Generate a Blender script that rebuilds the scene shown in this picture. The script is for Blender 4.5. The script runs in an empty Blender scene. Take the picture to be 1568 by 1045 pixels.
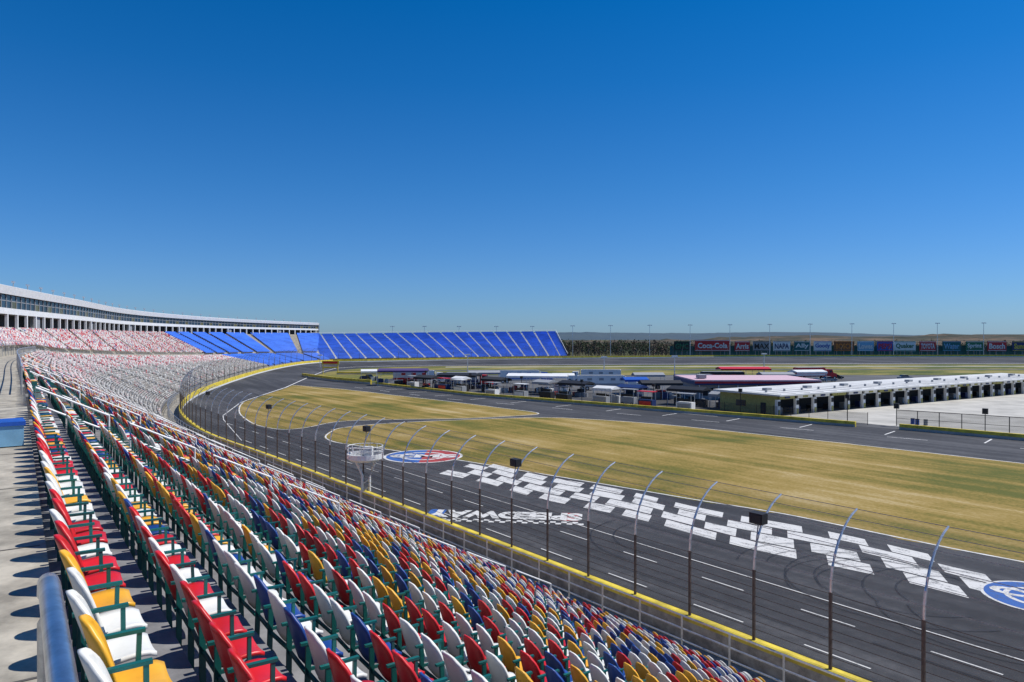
import bpy, math, random
import numpy as np
from mathutils import Vector, Matrix
from mathutils import noise as mn
random.seed(7); rng=np.random.default_rng(7)
sc=bpy.context.scene
COL=sc.collection
# ------------------------------------------------------------------ materials
def nt(m):
    m.use_nodes=True; return m.node_tree.nodes,m.node_tree.links
def mat(name,c,rough=.6,metal=0,var=.12,scale=3.0,bump=0.0,spec=.5,c2=None,coord='Object'):
    m=bpy.data.materials.new(name); N,L=nt(m); b=N['Principled BSDF']
    b.inputs['Roughness'].default_value=rough; b.inputs['Metallic'].default_value=metal
    b.inputs['Specular IOR Level'].default_value=spec
    tc=N.new('ShaderNodeTexCoord'); no=N.new('ShaderNodeTexNoise')
    no.inputs['Scale'].default_value=scale; no.inputs['Detail'].default_value=6; no.inputs['Roughness'].default_value=.65
    L.new(tc.outputs[coord],no.inputs['Vector'])
    r=N.new('ShaderNodeValToRGB')
    a=[max(0,x*(1-var)) for x in c]; d=c2 if c2 else [min(1,x*(1+var)) for x in c]
    r.color_ramp.elements[0].position=.36; r.color_ramp.elements[1].position=.64
    r.color_ramp.elements[0].color=(*a,1); r.color_ramp.elements[1].color=(*d,1)
    L.new(no.outputs['Fac'],r.inputs['Fac']); L.new(r.outputs['Color'],b.inputs['Base Color'])
    if bump>0:
        bp=N.new('ShaderNodeBump'); bp.inputs['Strength'].default_value=bump; bp.inputs['Distance'].default_value=.02
        n2=N.new('ShaderNodeTexNoise'); n2.inputs['Scale'].default_value=scale*6; L.new(tc.outputs[coord],n2.inputs['Vector'])
        L.new(n2.outputs['Fac'],bp.inputs['Height']); L.new(bp.outputs['Normal'],b.inputs['Normal'])
    return m
THF=math.radians(37.6)
def ground_mat(name,cols,patch=.06,fine=2.5,streak=None,rough=.9,rot=THF,bump=.3):
    m=bpy.data.materials.new(name); N,L=nt(m); b=N['Principled BSDF']; b.inputs['Roughness'].default_value=rough
    b.inputs['Specular IOR Level'].default_value=.25
    tc=N.new('ShaderNodeTexCoord')
    mp=N.new('ShaderNodeMapping'); mp.inputs['Rotation'].default_value=(0,0,-rot); L.new(tc.outputs['Object'],mp.inputs['Vector'])
    def noise(sc_,vec,det=5):
        n=N.new('ShaderNodeTexNoise'); n.inputs['Scale'].default_value=sc_; n.inputs['Detail'].default_value=det; n.inputs['Roughness'].default_value=.62; L.new(vec,n.inputs['Vector']); return n.outputs['Fac']
    a=noise(patch,tc.outputs['Object'],8); f=noise(fine,tc.outputs['Object'],8)
    m2=N.new('ShaderNodeMapping'); m2.inputs['Scale'].default_value=streak or (.5,.02,1); L.new(mp.outputs['Vector'],m2.inputs['Vector'])
    s=noise(1.0,m2.outputs['Vector'],6)
    def mth(op,x,y):
        n=N.new('ShaderNodeMath'); n.operation=op
        for i,v in enumerate((x,y)):
            if isinstance(v,(int,float)): n.inputs[i].default_value=v
            else: L.new(v,n.inputs[i])
        return n.outputs[0]
    t=mth('ADD',mth('ADD',mth('MULTIPLY',a,.42),mth('MULTIPLY',s,.38)),mth('MULTIPLY',f,.20))
    r=N.new('ShaderNodeValToRGB'); e=r.color_ramp.elements
    e[0].position=cols[0][0]; e[0].color=(*cols[0][1],1); e[1].position=cols[-1][0]; e[1].color=(*cols[-1][1],1)
    for p,c in cols[1:-1]:
        x=e.new(p); x.color=(*c,1)
    L.new(t,r.inputs['Fac']); L.new(r.outputs['Color'],b.inputs['Base Color'])
    if bump:
        bp=N.new('ShaderNodeBump'); bp.inputs['Strength'].default_value=bump; bp.inputs['Distance'].default_value=.03
        L.new(f,bp.inputs['Height']); L.new(bp.outputs['Normal'],b.inputs['Normal'])
    return m
M_asph=ground_mat('asphalt',[(.42,(.038,.039,.043)),(.5,(.055,.056,.061)),(.58,(.09,.09,.095))],patch=.05,fine=1.5,streak=(.6,.012,1),bump=.1)
M_asph2=ground_mat('asphalt_old',[(.42,(.08,.08,.082)),(.58,(.14,.14,.14))],patch=.05,fine=1.5,bump=.1)
M_grass=ground_mat('dormant_grass',[(.425,(.10,.105,.014)),(.47,(.185,.145,.026)),(.51,(.27,.19,.045)),(.55,(.33,.235,.075)),(.60,(.42,.32,.15))],patch=.05,fine=3,streak=(.4,.02,1),bump=.5)
M_grassG=ground_mat('infield_grass',[(.42,(.05,.075,.012)),(.48,(.12,.13,.025)),(.54,(.24,.2,.055)),(.59,(.30,.24,.09))],patch=.02,fine=1.2,streak=(.03,.1,1))
M_terrain=ground_mat('terrain',[(.36,(.035,.05,.015)),(.5,(.085,.085,.03)),(.66,(.2,.14,.08))],patch=.008,fine=.3,streak=(.01,.01,1))
M_conc=mat('concrete',(.36,.33,.27),.9,var=.35,scale=1.6,bump=.4)
M_concL=mat('light_concrete',(.46,.44,.39),.9,var=.18,scale=.2,bump=.1)
M_tread=mat('grandstand_tread',(.20,.20,.205),.85,var=.3,scale=1.5,bump=.3)
M_white=mat('white_paint',(.76,.76,.74),.5,var=.06,scale=.8)
M_roof=mat('garage_roof_membrane',(.60,.60,.58),.7,var=.14,scale=.25)
M_line=mat('road_marking_white',(.68,.67,.64),.8,var=.25,scale=1.3)
def worn(name,c):
    m=bpy.data.materials.new(name); N,L=nt(m); b=N['Principled BSDF']; b.inputs['Roughness'].default_value=.85
    tc=N.new('ShaderNodeTexCoord'); fs=[]
    for s_,st in ((1.0,(1,1,1)),(1.0,(3.2,.25,1)),(7,(1,1,1))):
        mp=N.new('ShaderNodeMapping'); mp.inputs['Rotation'].default_value=(0,0,-THF); mp2=N.new('ShaderNodeMapping'); mp2.inputs['Scale'].default_value=st
        n=N.new('ShaderNodeTexNoise'); n.inputs['Scale'].default_value=s_; n.inputs['Detail'].default_value=8; n.inputs['Roughness'].default_value=.7
        L.new(tc.outputs['Object'],mp.inputs[0]); L.new(mp.outputs[0],mp2.inputs[0]); L.new(mp2.outputs[0],n.inputs['Vector']); fs.append(n.outputs['Fac'])
    a=N.new('ShaderNodeMath'); a.operation='ADD'; L.new(fs[0],a.inputs[0]); L.new(fs[1],a.inputs[1])
    a2=N.new('ShaderNodeMath'); a2.operation='ADD'; L.new(a.outputs[0],a2.inputs[0]); L.new(fs[2],a2.inputs[1])
    r=N.new('ShaderNodeValToRGB'); e=r.color_ramp.elements
    mu=N.new('ShaderNodeMath'); mu.operation='MULTIPLY'; mu.inputs[1].default_value=1/3; L.new(a2.outputs[0],mu.inputs[0])
    e[0].position=.40; e[0].color=(.09,.09,.095,1); e[1].position=.49; e[1].color=(*c,1)
    L.new(mu.outputs[0],r.inputs['Fac']); L.new(r.outputs['Color'],b.inputs['Base Color']); return m
M_worn=worn('worn_track_paint',(.68,.67,.64)); M_wred=worn('worn_red_paint',(.42,.04,.04)); M_wblue=worn('worn_blue_paint',(.03,.12,.40))
M_yel=mat('yellow_wall_paint',(.70,.54,.05),.6,var=.3,scale=.9)
M_yelD=mat('yellow_dull',(.34,.33,.11),.7,var=.2)
M_steel=mat('galvanised_steel',(.62,.63,.64),.35,metal=.7,var=.15,scale=8)
M_pipe=mat('polished_steel_pipe',(.50,.53,.58),.28,metal=.95,var=.25,scale=14)
M_post=mat('fence_back_shade',(.10,.075,.06),.7,var=.3,scale=4)  # dark brown puts the back-side shade of the lower fence into the colour
M_black=mat('black_plastic',(.015,.015,.016),.6)
M_dark=mat('dark_interior',(.02,.022,.026),.8)
M_grey=mat('grey_metal',(.3,.31,.32),.6)
M_glass=mat('window_glass',(.012,.028,.05),.18,var=.8,scale=.15,spec=.35)
M_gold=mat('tinted_gold_window',(.10,.085,.02),.2,var=.5,scale=.5,spec=.4)
M_s=[mat('seat_red',(.56,.012,.016),.42,var=.18,scale=1.3),
     mat('seat_blue',(.012,.055,.24),.42,var=.22,scale=1.3),
     mat('seat_white',(.72,.71,.66),.45,var=.11,scale=1.3),
     mat('seat_yellow',(.76,.38,.025),.42,var=.18,scale=1.3),
     mat('seat_frame_teal',(.003,.105,.095),.5,var=.2)]
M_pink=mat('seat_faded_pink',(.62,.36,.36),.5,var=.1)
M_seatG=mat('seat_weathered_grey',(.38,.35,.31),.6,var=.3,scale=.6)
M_blueS=mat('seat_bright_blue',(.05,.16,.62),.5,var=.2,scale=.15)
M_red=mat('red_paint',(.55,.015,.02),.5); M_blue=mat('blue_paint',(.015,.09,.42),.5)
M_navy=mat('navy_paint',(.012,.03,.12),.5); M_teal=mat('teal_paint',(.01,.12,.12),.6)
M_green=mat('green_paint',(.02,.16,.07),.6); M_lblue=mat('light_blue_paint',(.2,.42,.6),.6)
M_brown=mat('brown_paint',(.22,.08,.03),.6); M_purple=mat('purple_paint',(.08,.05,.16),.6)
M_orange=mat('orange_paint',(.7,.2,.02),.6); M_rubber=mat('tyre_rubber',(.018,.018,.018),.8); M_rose=mat('pink_roof',(.62,.42,.46),.6)
def mesh_mat(name,col,op):
    m=bpy.data.materials.new(name); N,L=nt(m); b=N['Principled BSDF']; out=N['Material Output']
    b.inputs['Base Color'].default_value=(*col,1); b.inputs['Roughness'].default_value=.6
    t=N.new('ShaderNodeBsdfTransparent'); mx=N.new('ShaderNodeMixShader'); mx.inputs[0].default_value=op
    L.new(t.outputs[0],mx.inputs[1]); L.new(b.outputs[0],mx.inputs[2]); L.new(mx.outputs[0],out.inputs['Surface']); return m
M_mesh=mesh_mat('chain_link_mesh',(.10,.10,.10),.12)
M_mesh2=mesh_mat('chain_link_dark',(.05,.05,.05),.35)
M_skid=mesh_mat('skid_mark',(.02,.02,.022),.42)
# ------------------------------------------------------------------ mesh builder
class MB:
    def __init__(s): s.v=[];s.f=[];s.m=[];s.mats=[]
    def mi(s,m):
        if m not in s.mats: s.mats.append(m)
        return s.mats.index(m)
    def poly(s,pts,m):
        b=len(s.v); s.v+= [tuple(p) for p in pts]; s.f.append(tuple(range(b,b+len(pts)))); s.m.append(s.mi(m))
    def strip(s,A,B,m):
        b=len(s.v); n=len(A)
        s.v+=[tuple(p) for p in A]+[tuple(p) for p in B]; k=s.mi(m)
        for i in range(n-1): s.f.append((b+i,b+i+1,b+n+i+1,b+n+i)); s.m.append(k)
    def box(s,c,d,m,rz=0,ax=None):
        cx,cy,cz=c; a,b_,h=d[0]/2,d[1]/2,d[2]/2; co,si=math.cos(rz),math.sin(rz); B=len(s.v); k=s.mi(m)
        for z in(-h,h):
            for x,y in((-a,-b_),(a,-b_),(a,b_),(-a,b_)): s.v.append((cx+x*co-y*si,cy+x*si+y*co,cz+z))
        for q in((3,2,1,0),(4,5,6,7),(0,1,5,4),(1,2,6,5),(2,3,7,6),(3,0,4,7)): s.f.append(tuple(B+i for i in q)); s.m.append(k)
    def hexa(s,P,m):
        B=len(s.v);k=s.mi(m); s.v+=[tuple(p) for p in P]
        for q in((3,2,1,0),(4,5,6,7),(0,1,5,4),(1,2,6,5),(2,3,7,6),(3,0,4,7)): s.f.append(tuple(B+i for i in q)); s.m.append(k)
    def tube(s,P,r,m,n=6,r2=None):
        P=[Vector(p) for p in P]; B=len(s.v);k=s.mi(m); L=len(P)
        for i,p in enumerate(P):
            t=(P[min(i+1,L-1)]-P[max(i-1,0)]).normalized()
            up=Vector((0,0,1)) if abs(t.z)<.95 else Vector((1,0,0))
            x=t.cross(up).normalized(); y=x.cross(t)
            rr=r if r2 is None else r+(r2-r)*i/(L-1)
            for j in range(n):
                a=2*math.pi*j/n; s.v.append(tuple(p+x*rr*math.cos(a)+y*rr*math.sin(a)))
        for i in range(L-1):
            for j in range(n):
                s.f.append((B+i*n+j,B+i*n+(j+1)%n,B+(i+1)*n+(j+1)%n,B+(i+1)*n+j)); s.m.append(k)
        s.f.append(tuple(B+j for j in range(n))[::-1]); s.m.append(k); s.f.append(tuple(B+(L-1)*n+j for j in range(n))); s.m.append(k)
    def cyl(s,c,r,h,m,n=16,axis='z',r2=None):
        c=Vector(c); d={'z':Vector((0,0,1)),'x':Vector((1,0,0)),'y':Vector((0,1,0))}[axis] if isinstance(axis,str) else Vector(axis)
        s.tube([c-d*h/2,c+d*h/2],r,m,n,r2)
    def obj(s,name,smooth=False,parent=None):
        me=bpy.data.meshes.new(name); me.from_pydata(s.v,[],s.f)
        for m in s.mats: me.materials.append(m)
        me.polygons.foreach_set('material_index',s.m)
        if smooth: me.polygons.foreach_set('use_smooth',[True]*len(s.f))
        me.update(); o=bpy.data.objects.new(name,me); COL.objects.link(o)
        if parent: o.parent=parent
        return o
def text(body,h,origin,xd,yd,m,name,parent=None,bold=.0,align='CENTER',width=None,ext=0):
    cu=bpy.data.curves.new(name,'FONT'); cu.body=body; cu.size=1; cu.offset=bold; cu.extrude=0; cu.align_x=align; cu.align_y='CENTER'; cu.resolution_u=3
    o=bpy.data.objects.new(name+'_t',cu); COL.objects.link(o); bpy.context.view_layer.update()
    dg=bpy.context.evaluated_depsgraph_get(); me=bpy.data.meshes.new_from_object(o.evaluated_get(dg)); bpy.data.objects.remove(o)
    n=len(me.vertices); co=np.zeros(n*3); me.vertices.foreach_get('co',co); co=co.reshape(-1,3)
    mn_,mx=co.min(0),co.max(0); cen=(mn_+mx)/2; co-=cen
    sy=h/(mx[1]-mn_[1]); sx=(width/(mx[0]-mn_[0])) if width else sy
    X=np.array(xd,float);Y=np.array(yd,float); X/=np.linalg.norm(X);Y/=np.linalg.norm(Y)
    P=np.array(origin)+co[:,:1]*sx*X+co[:,1:2]*sy*Y
    me.vertices.foreach_set('co',P.ravel()); me.materials.clear(); me.materials.append(m); me.update()
    q=bpy.data.objects.new(name,me); COL.objects.link(q)
    if parent: q.parent=parent
    return q
# ------------------------------------------------------------------ curves
H=14.0
St=[# F            T             U            zT   zB   zW
((29.3,5.7),(7.0,-9.7),(-13.6,-23.9),11.4,.9,0),
((14.6,24.7),(-6.6,10.0),(-27,-4),11.4,.9,0),
((-2.4,46.9),(-22.5,33.1),(-43,20),11.4,.9,0),
((-23.8,74.6),(-42.4,61.9),(-62,54),11.4,.9,0),
((-42,98),(-60,90),(-81,92),11.2,.9,0),
((-58,126),(-79,121),(-98,133),10.8,1.2,.3),
((-68,155),(-92,152),(-109,168),9.5,1.9,1),
((-76,195),(-101,195),(-126,224),8,2.5,1.5),
((-85,243),(-108,245),(-137,272),6.8,2.6,1.5),
((-91,290),(-112,292),(-139,318),6,2.6,1.5),
((-92,325),(-110,333),(-136,370),5.4,2.6,1.5),
((-86,345),(-97,357),(-118,440),5,2.6,1.5)]
SUB=14
def cr(a):
    a=np.array(a,float); 
    if a.ndim==1:a=a[:,None]
    e=np.vstack([2*a[0]-a[1],a,2*a[-1]-a[-2]]); out=[]
    for i in range(1,len(e)-2):
        for k in range(SUB):
            t=k/SUB; p0,p1,p2,p3=e[i-1],e[i],e[i+1],e[i+2]
            out.append(.5*((2*p1)+(-p0+p2)*t+(2*p0-5*p1+4*p2-p3)*t*t+(-p0+3*p1-3*p2+p3)*t**3))
    out.append(e[-2]); return np.array(out)
Fc=cr([s[0] for s in St]); Tc=cr([s[1] for s in St]); Uc=cr([s[2] for s in St])
K=np.arange(len(Fc))/SUB
def lin(i): return np.interp(K,range(len(St)),[s[i] for s in St])
zT,zB,zW=lin(3),lin(4),lin(5)
WALKUP=.42
d=Tc-Fc; dl=np.linalg.norm(d,axis=1)[:,None]; Fp=Fc+d/dl*3.2
d2=Uc-Tc; Wk=Tc+d2/np.linalg.norm(d2,axis=1)[:,None]*3.0
arcF=np.concatenate([[0],np.cumsum(np.linalg.norm(np.diff(Fc,axis=0),axis=1))])
def p3(a,z): 
    z=np.broadcast_to(z,(len(a),)); return np.column_stack([a,z])
NR=26; NU=20
def low(w): return Tc*(1-w)+Fp*w
def zlow(j): return zT+(zB-zT)*j/(NR-1)
def upp(w): return Wk*(1-w)+Uc*w
def zup(j): return zT+1.3+(15-zT-1.3)*j/(NU-1)
g=MB()
for j in range(NR):
    A=low(j/NR);B=low((j+1)/NR); z=zlow(j)
    g.strip(p3(A,z),p3(B,z),M_tread)
    zn=zlow(j+1) if j<NR-1 else zW
    g.strip(p3(B,z),p3(B,zn),M_conc)
g.obj('lower_grandstand_terrace')
g=MB()
g.strip(p3(Tc,zT+WALKUP),p3(Wk,zT+WALKUP),M_conc)
g.strip(p3(Tc,zT+WALKUP),p3(Tc,zlow(0)-.3),M_conc)
g.obj('grandstand_walkway')
g=MB()
g.strip(p3(Wk,zT),p3(Wk,zup(0)),M_conc)
for j in range(NU):
    A=upp(j/NU);B=upp((j+1)/NU)
    g.strip(p3(A,zup(j)),p3(B,zup(j)),M_conc)
    if j<NU-1: g.strip(p3(B,zup(j)),p3(B,zup(j+1)),M_conc)
g.obj('upper_grandstand_terrace')
# ------------------------------------------------------------------ seats
def shell(V,Fa,Mi,P,off,nu,nv,mi):
    b=len(V); n=(nu+1)*(nv+1)
    for s_ in (0,1):
        for j in range(nv+1):
            for i in range(nu+1):
                p=np.array(P(-1+2*i/nu,j/nv)); V.append(p+(np.array(off) if s_ else 0))
    I=lambda i,j,s_:b+s_*n+j*(nu+1)+i
    for j in range(nv):
        for i in range(nu):
            Fa.append((I(i,j,0),I(i,j+1,0),I(i+1,j+1,0),I(i+1,j,0))); Fa.append((I(i,j,1),I(i+1,j,1),I(i+1,j+1,1),I(i,j+1,1))); Mi+= [mi,mi]
    for i in range(nu):
        Fa.append((I(i,0,0),I(i+1,0,0),I(i+1,0,1),I(i,0,1))); Fa.append((I(i,nv,0),I(i,nv,1),I(i+1,nv,1),I(i+1,nv,0))); Mi+=[mi,mi]
    for j in range(nv):
        Fa.append((I(0,j,0),I(0,j,1),I(0,j+1,1),I(0,j+1,0))); Fa.append((I(nu,j,0),I(nu,j+1,0),I(nu,j+1,1),I(nu,j,1))); Mi+=[mi,mi]
def tbox(V,Fa,Mi,x0,x1,y0,y1,z0,z1,mi):
    b=len(V)
    for z in(z0,z1):
        for x,y in((x0,y0),(x1,y0),(x1,y1),(x0,y1)): V.append(np.array((x,y,z)))
    for q in((3,2,1,0),(4,5,6,7),(0,1,5,4),(1,2,6,5),(2,3,7,6),(3,0,4,7)): Fa.append(tuple(b+i for i in q)); Mi.append(mi)
def backP(u,v):
    hw=.220-.035*v-.055*max(0,(v-.5)/.5)**2.5
    return (u*hw, .17-.15*v+.075*u*u, .38+.50*v-.085*abs(u)**3*v**3)
def panP(u,v):
    hw=.212-.03*v**3
    return (u*hw,.17+.34*v,.42+.045*v-.04*(1-u*u)*(1-v*.4)-.05*v**5)
def tmpl(nu,nv,frame):
    V,Fa,Mi=[],[],[]
    shell(V,Fa,Mi,backP,(0,-.028,0),nu,nv,0); shell(V,Fa,Mi,panP,(0,0,-.035),nu,nv,0)
    ns=len(Fa)
    if frame==2:
        tbox(V,Fa,Mi,-.28,-.25,.10,.15,0,.62,1); tbox(V,Fa,Mi,-.285,-.245,.05,.40,.615,.64,1); tbox(V,Fa,Mi,-.275,-.255,.15,.36,.37,.40,1)
        tbox(V,Fa,Mi,-.25,.25,.12,.15,.33,.36,1); tbox(V,Fa,Mi,-.28,-.25,.35,.38,.40,.615,1)
    elif frame==1:
        tbox(V,Fa,Mi,-.28,-.25,.05,.40,.61,.64,1); tbox(V,Fa,Mi,-.28,-.25,.1,.15,0,.6,1)
    return np.array(V),np.array(Fa),np.array(Mi),np.arange(len(Fa))<ns
LOD=[tmpl(8,8,2),tmpl(3,3,1),tmpl(1,1,0)]
def place(name,T,pos,ang,ci,mats):
    V,Fa,Mi,sm=T; n=len(pos); nv=len(V); nf=len(Fa)
    if n==0:return
    pos=np.array(pos);ang=np.array(ang)+rng.normal(0,.03,n);ci=np.array(ci)
    c,s=np.cos(ang)[:,None],np.sin(ang)[:,None]
    jit=rng.normal(0,.025,(n,1))
    X=V[None,:,0]*c-(V[None,:,1]+jit*V[None,:,2])*s+pos[:,:1]; Y=V[None,:,0]*s+(V[None,:,1]+jit*V[None,:,2])*c+pos[:,1:2]; Z=V[None,:,2]+pos[:,2:3]
    co=np.stack([X,Y,Z],-1).reshape(-1).astype(np.float32)
    idx=(Fa[None]+np.arange(n)[:,None,None]*nv).reshape(-1).astype(np.int32)
    mi=np.where(Mi[None]==0,ci[:,None],len(mats)-1).reshape(-1).astype(np.int32)
    me=bpy.data.meshes.new(name); me.vertices.add(n*nv); me.vertices.foreach_set('co',co)
    me.loops.add(n*nf*4); me.loops.foreach_set('vertex_index',idx)
    me.polygons.add(n*nf); me.polygons.foreach_set('loop_start',np.arange(0,n*nf*4,4,dtype=np.int32))
    for m in mats: me.materials.append(m)
    me.polygons.foreach_set('material_index',mi); me.polygons.foreach_set('use_smooth',np.tile(sm,n))
    me.update(calc_edges=True); me.validate()
    o=bpy.data.objects.new(name,me); COL.objects.link(o); return o
AIS=[-6,38,50,64,79]+[93+14*i for i in range(30)]
def walk(path,z,k0,k1,step=.55,ais=True):
    seg=np.linalg.norm(np.diff(path,axis=0),axis=1); L=np.concatenate([[0],np.cumsum(seg)])
    s0,s1=np.interp(k0,K,L),np.interp(k1,K,L); s=np.arange(s0,s1,step)
    x=np.interp(s,L,path[:,0]);y=np.interp(s,L,path[:,1]);zz=np.interp(s,L,z);ar=np.interp(s,L,arcF);kk=np.interp(s,L,K)
    dx=np.interp(s+.5,L,path[:,0])-x; dy=np.interp(s+.5,L,path[:,1])-y
    fx,fy=dy,-dx; ang=np.arctan2(fy,fx)-math.pi/2
    keep=np.ones(len(s),bool)
    for a in AIS: keep&=np.abs(ar-a)>.7
    return x[keep],y[keep],zz[keep],ang[keep],kk[keep]
B=[([],[],[]) for _ in range(3)]
for j in range(NR):
    x,y,z,a,kk=walk(low(j/NR),zlow(j),0.35,3.75)
    for i in range(len(x)):
        dist=math.hypot(x[i],y[i])
        l=0 if dist<17 else (1 if dist<55 else 2)
        c=int(rng.choice(4,p=[.26,.17,.38,.19]))
        fx,fy=-math.sin(a[i]),math.cos(a[i])
        B[l][0].append((x[i]+fx*.03,y[i]+fy*.03,z[i]+.02)); B[l][1].append(a[i]); B[l][2].append(c)
for l in range(3): place('stadium_seats',LOD[l],*B[l],M_s)
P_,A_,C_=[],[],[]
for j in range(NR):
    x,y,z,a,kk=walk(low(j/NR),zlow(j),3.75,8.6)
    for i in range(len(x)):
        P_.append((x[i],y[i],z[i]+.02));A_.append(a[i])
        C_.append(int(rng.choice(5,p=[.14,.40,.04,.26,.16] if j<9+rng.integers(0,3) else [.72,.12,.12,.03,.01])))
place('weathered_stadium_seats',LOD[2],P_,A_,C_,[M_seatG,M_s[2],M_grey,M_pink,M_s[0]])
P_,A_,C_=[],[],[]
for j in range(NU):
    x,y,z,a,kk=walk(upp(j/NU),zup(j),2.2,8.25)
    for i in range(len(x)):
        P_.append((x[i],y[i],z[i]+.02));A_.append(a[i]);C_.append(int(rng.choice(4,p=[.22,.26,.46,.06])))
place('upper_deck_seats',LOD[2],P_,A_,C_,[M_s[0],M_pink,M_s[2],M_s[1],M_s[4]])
def blue_rows(g,pathf,zf,n,k0,k1,gap=14,aw=2.0):
    for j in range(n):
        path=pathf(j/n); z=zf(j)
        ks=np.arange(k0*50,k1*50)/50
        px=np.interp(ks,K,path[:,0]);py=np.interp(ks,K,path[:,1]);pz=np.interp(ks,K,z);ar=np.interp(ks,K,arcF)
        segm=[];cur=[]
        for i in range(len(ks)):
            if (ar[i]%gap)<aw: 
                if len(cur)>1: segm.append(cur)
                cur=[]
            else: cur.append(i)
        if len(cur)>1: segm.append(cur)
        for s_ in segm:
            q=np.array([(px[i],py[i]) for i in s_]); zz=np.array([pz[i] for i in s_])
            t=np.gradient(q,axis=0); t/=np.linalg.norm(t,axis=1)[:,None]; f=np.column_stack([t[:,1],-t[:,0]])
            g.strip(p3(q,zz+.85),p3(q+f*.15,zz+.42),M_blueS); g.strip(p3(q+f*.15,zz+.42),p3(q+f*.55,zz+.45),M_blueS)
            g.strip(p3(q,zz+.85),p3(q+f*-.02,zz+.3),M_blueS); g.strip(p3(q+f*.55,zz+.45),p3(q+f*.55,zz+.05),M_blueS)
g=MB(); blue_rows(g,upp,zup,NU,8.28,11); blue_rows(g,low,zlow,NR,8.63,11); g.obj('turn_seating')
# ------------------------------------------------------------------ far blue stand
Bb=cr([(-93,348,3),(-62,363,3),(-29,378,3),(0,391,3),(31,404,3)]); Bt=cr([(-122,430,14.8),(-90,436,15.2),(-50,440,15.8),(-12,444,16.2),(27,448,16.6)])
g=MB(); n=34
for j in range(n):
    A=Bb*(1-j/n)+Bt*(j/n); C=Bb*(1-(j+1)/n)+Bt*((j+1)/n); C1=C.copy();C1[:,2]=A[:,2]
    g.strip(A,C1,M_white); g.strip(C1,C,M_white)
    up=np.array([0,0,.42])
    for s0 in range(0,len(A)-1,3):
        q=A[s0:s0+4].copy(); r=C1[s0:s0+4].copy()
        if len(q)<2: continue
        dirn=(q[-1]-q[0]); q[0]=q[0]+dirn*.14; r[0]=r[0]+dirn*.14
        m=q*.35+r*.65; m2=q*.85+r*.15; bk=q*.3+r*.7
        g.strip(m2+up*.1,m2+up,M_blueS); g.strip(m2+up,m+up,M_blueS); g.strip(m+up,bk+up*2.1,M_blueS)
g.strip(Bb,Bb-np.array([0,0,3]),M_dark); g.strip(Bt,Bt-np.array([0,0,16]),M_grey)
g.strip(np.array([Bb[-1],Bt[-1]]),np.array([Bb[-1]*[1,1,0],Bt[-1]*[1,1,0]]),M_dark)
e0,e1=Bb[-1],Bt[-1]
g.tube([e0+[.3,0,1.2],e1+[.3,0,1.2]],.15,M_white,5); g.tube([Bt[0]+[0,0,1.2],*[p+[0,0,1.2] for p in Bt[8::8]]],.1,M_white,5)
g.obj('turn_grandstand')
# ------------------------------------------------------------------ suites building
bs=[((-70,52),10),((-82,92),10),((-100,141),10),((-117,194),9.7),((-134,250),9.25),((-139,300),8.8),((-136,360),8.4),((-118,440),8)]
SUBo=SUB; SUB=16
Bc=cr([b[0] for b in bs]); hh=np.interp(np.arange(len(Bc))/SUB,range(len(bs)),[b[1] for b in bs])
SUB=SUBo
L=np.concatenate([[0],np.cumsum(np.linalg.norm(np.diff(Bc,axis=0),axis=1))]); ss=np.arange(0,L[-1],3.0)
Q=np.column_stack([np.interp(ss,L,Bc[:,0]),np.interp(ss,L,Bc[:,1])]); hq=np.interp(ss,L,hh)
t=np.gradient(Q,axis=0); t/=np.linalg.norm(t,axis=1)[:,None]; Rn=np.column_stack([t[:,1],-t[:,0]])
def zz(f): return 14+hq*f
g=MB()
def band(o0,f0,o1,f1,m): g.strip(p3(Q+Rn*o0,zz(f0)),p3(Q+Rn*o1,zz(f1)),m)
band(.6,.83,.9,.99,M_white); band(.9,.99,.2,1.01,M_white); band(.2,1.01,-11,1.03,M_white); band(.6,.83,0,.83,M_dark)
band(0,.83,-.0,.56,M_glass); band(0,.56,.35,.56,M_white); band(.35,.56,.35,.44,M_white); band(.35,.44,-3,.44,M_grey)
band(-3,.44,-3,.10,M_dark); band(.6,.10,-3,.10,M_conc); band(.6,.10,.6,-.15,M_conc)
band(.03,.70,.03,.715,M_grey)
band(-11,1.03,-11,-1.4,M_grey)
for i in range(len(Q)):
    r=Rn[i]; a=math.atan2(t[i][1],t[i][0]); h=hq[i]
    g.box((Q[i][0]+r[0]*.06,Q[i][1]+r[1]*.06,14+h*.695),(.22,.16,h*.268),M_grey,a)
    if i<len(Q)-1 and (i*7)%11<3:
        g.strip(p3(Q[i:i+2]+Rn[i:i+2]*.04,zz(.70)[i:i+2]),p3(Q[i:i+2]+Rn[i:i+2]*.04,zz(.565)[i:i+2]),M_gold)
    if i%2==0:
        g.box((Q[i][0]+r[0]*.1,Q[i][1]+r[1]*.1,14+h*.27),(.55,.5,h*.34),M_white,a)
    if i%3==0:
        x,y=Q[i]+r*.4; z=14+h
        g.tube([(x,y,z),(x,y,z+.9)],.08,M_grey,5); g.box((x,y,z+1.0),(1.3,.35,.35),M_steel,a)
    if i%16==7:
        g.box((Q[i][0]-r[0]*.8,Q[i][1]-r[1]*.8,14+h*.27),(2.2,1.4,h*.33),M_grey,a)
i=-1; A=p3(Q+Rn*.9,zz(.97))[i]; Bq=p3(Q-Rn*11,zz(1.0))[i]
g.poly([A,Bq,Bq*[1,1,0],A*[1,1,0]],M_white)
g.obj('suites_building')
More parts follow.
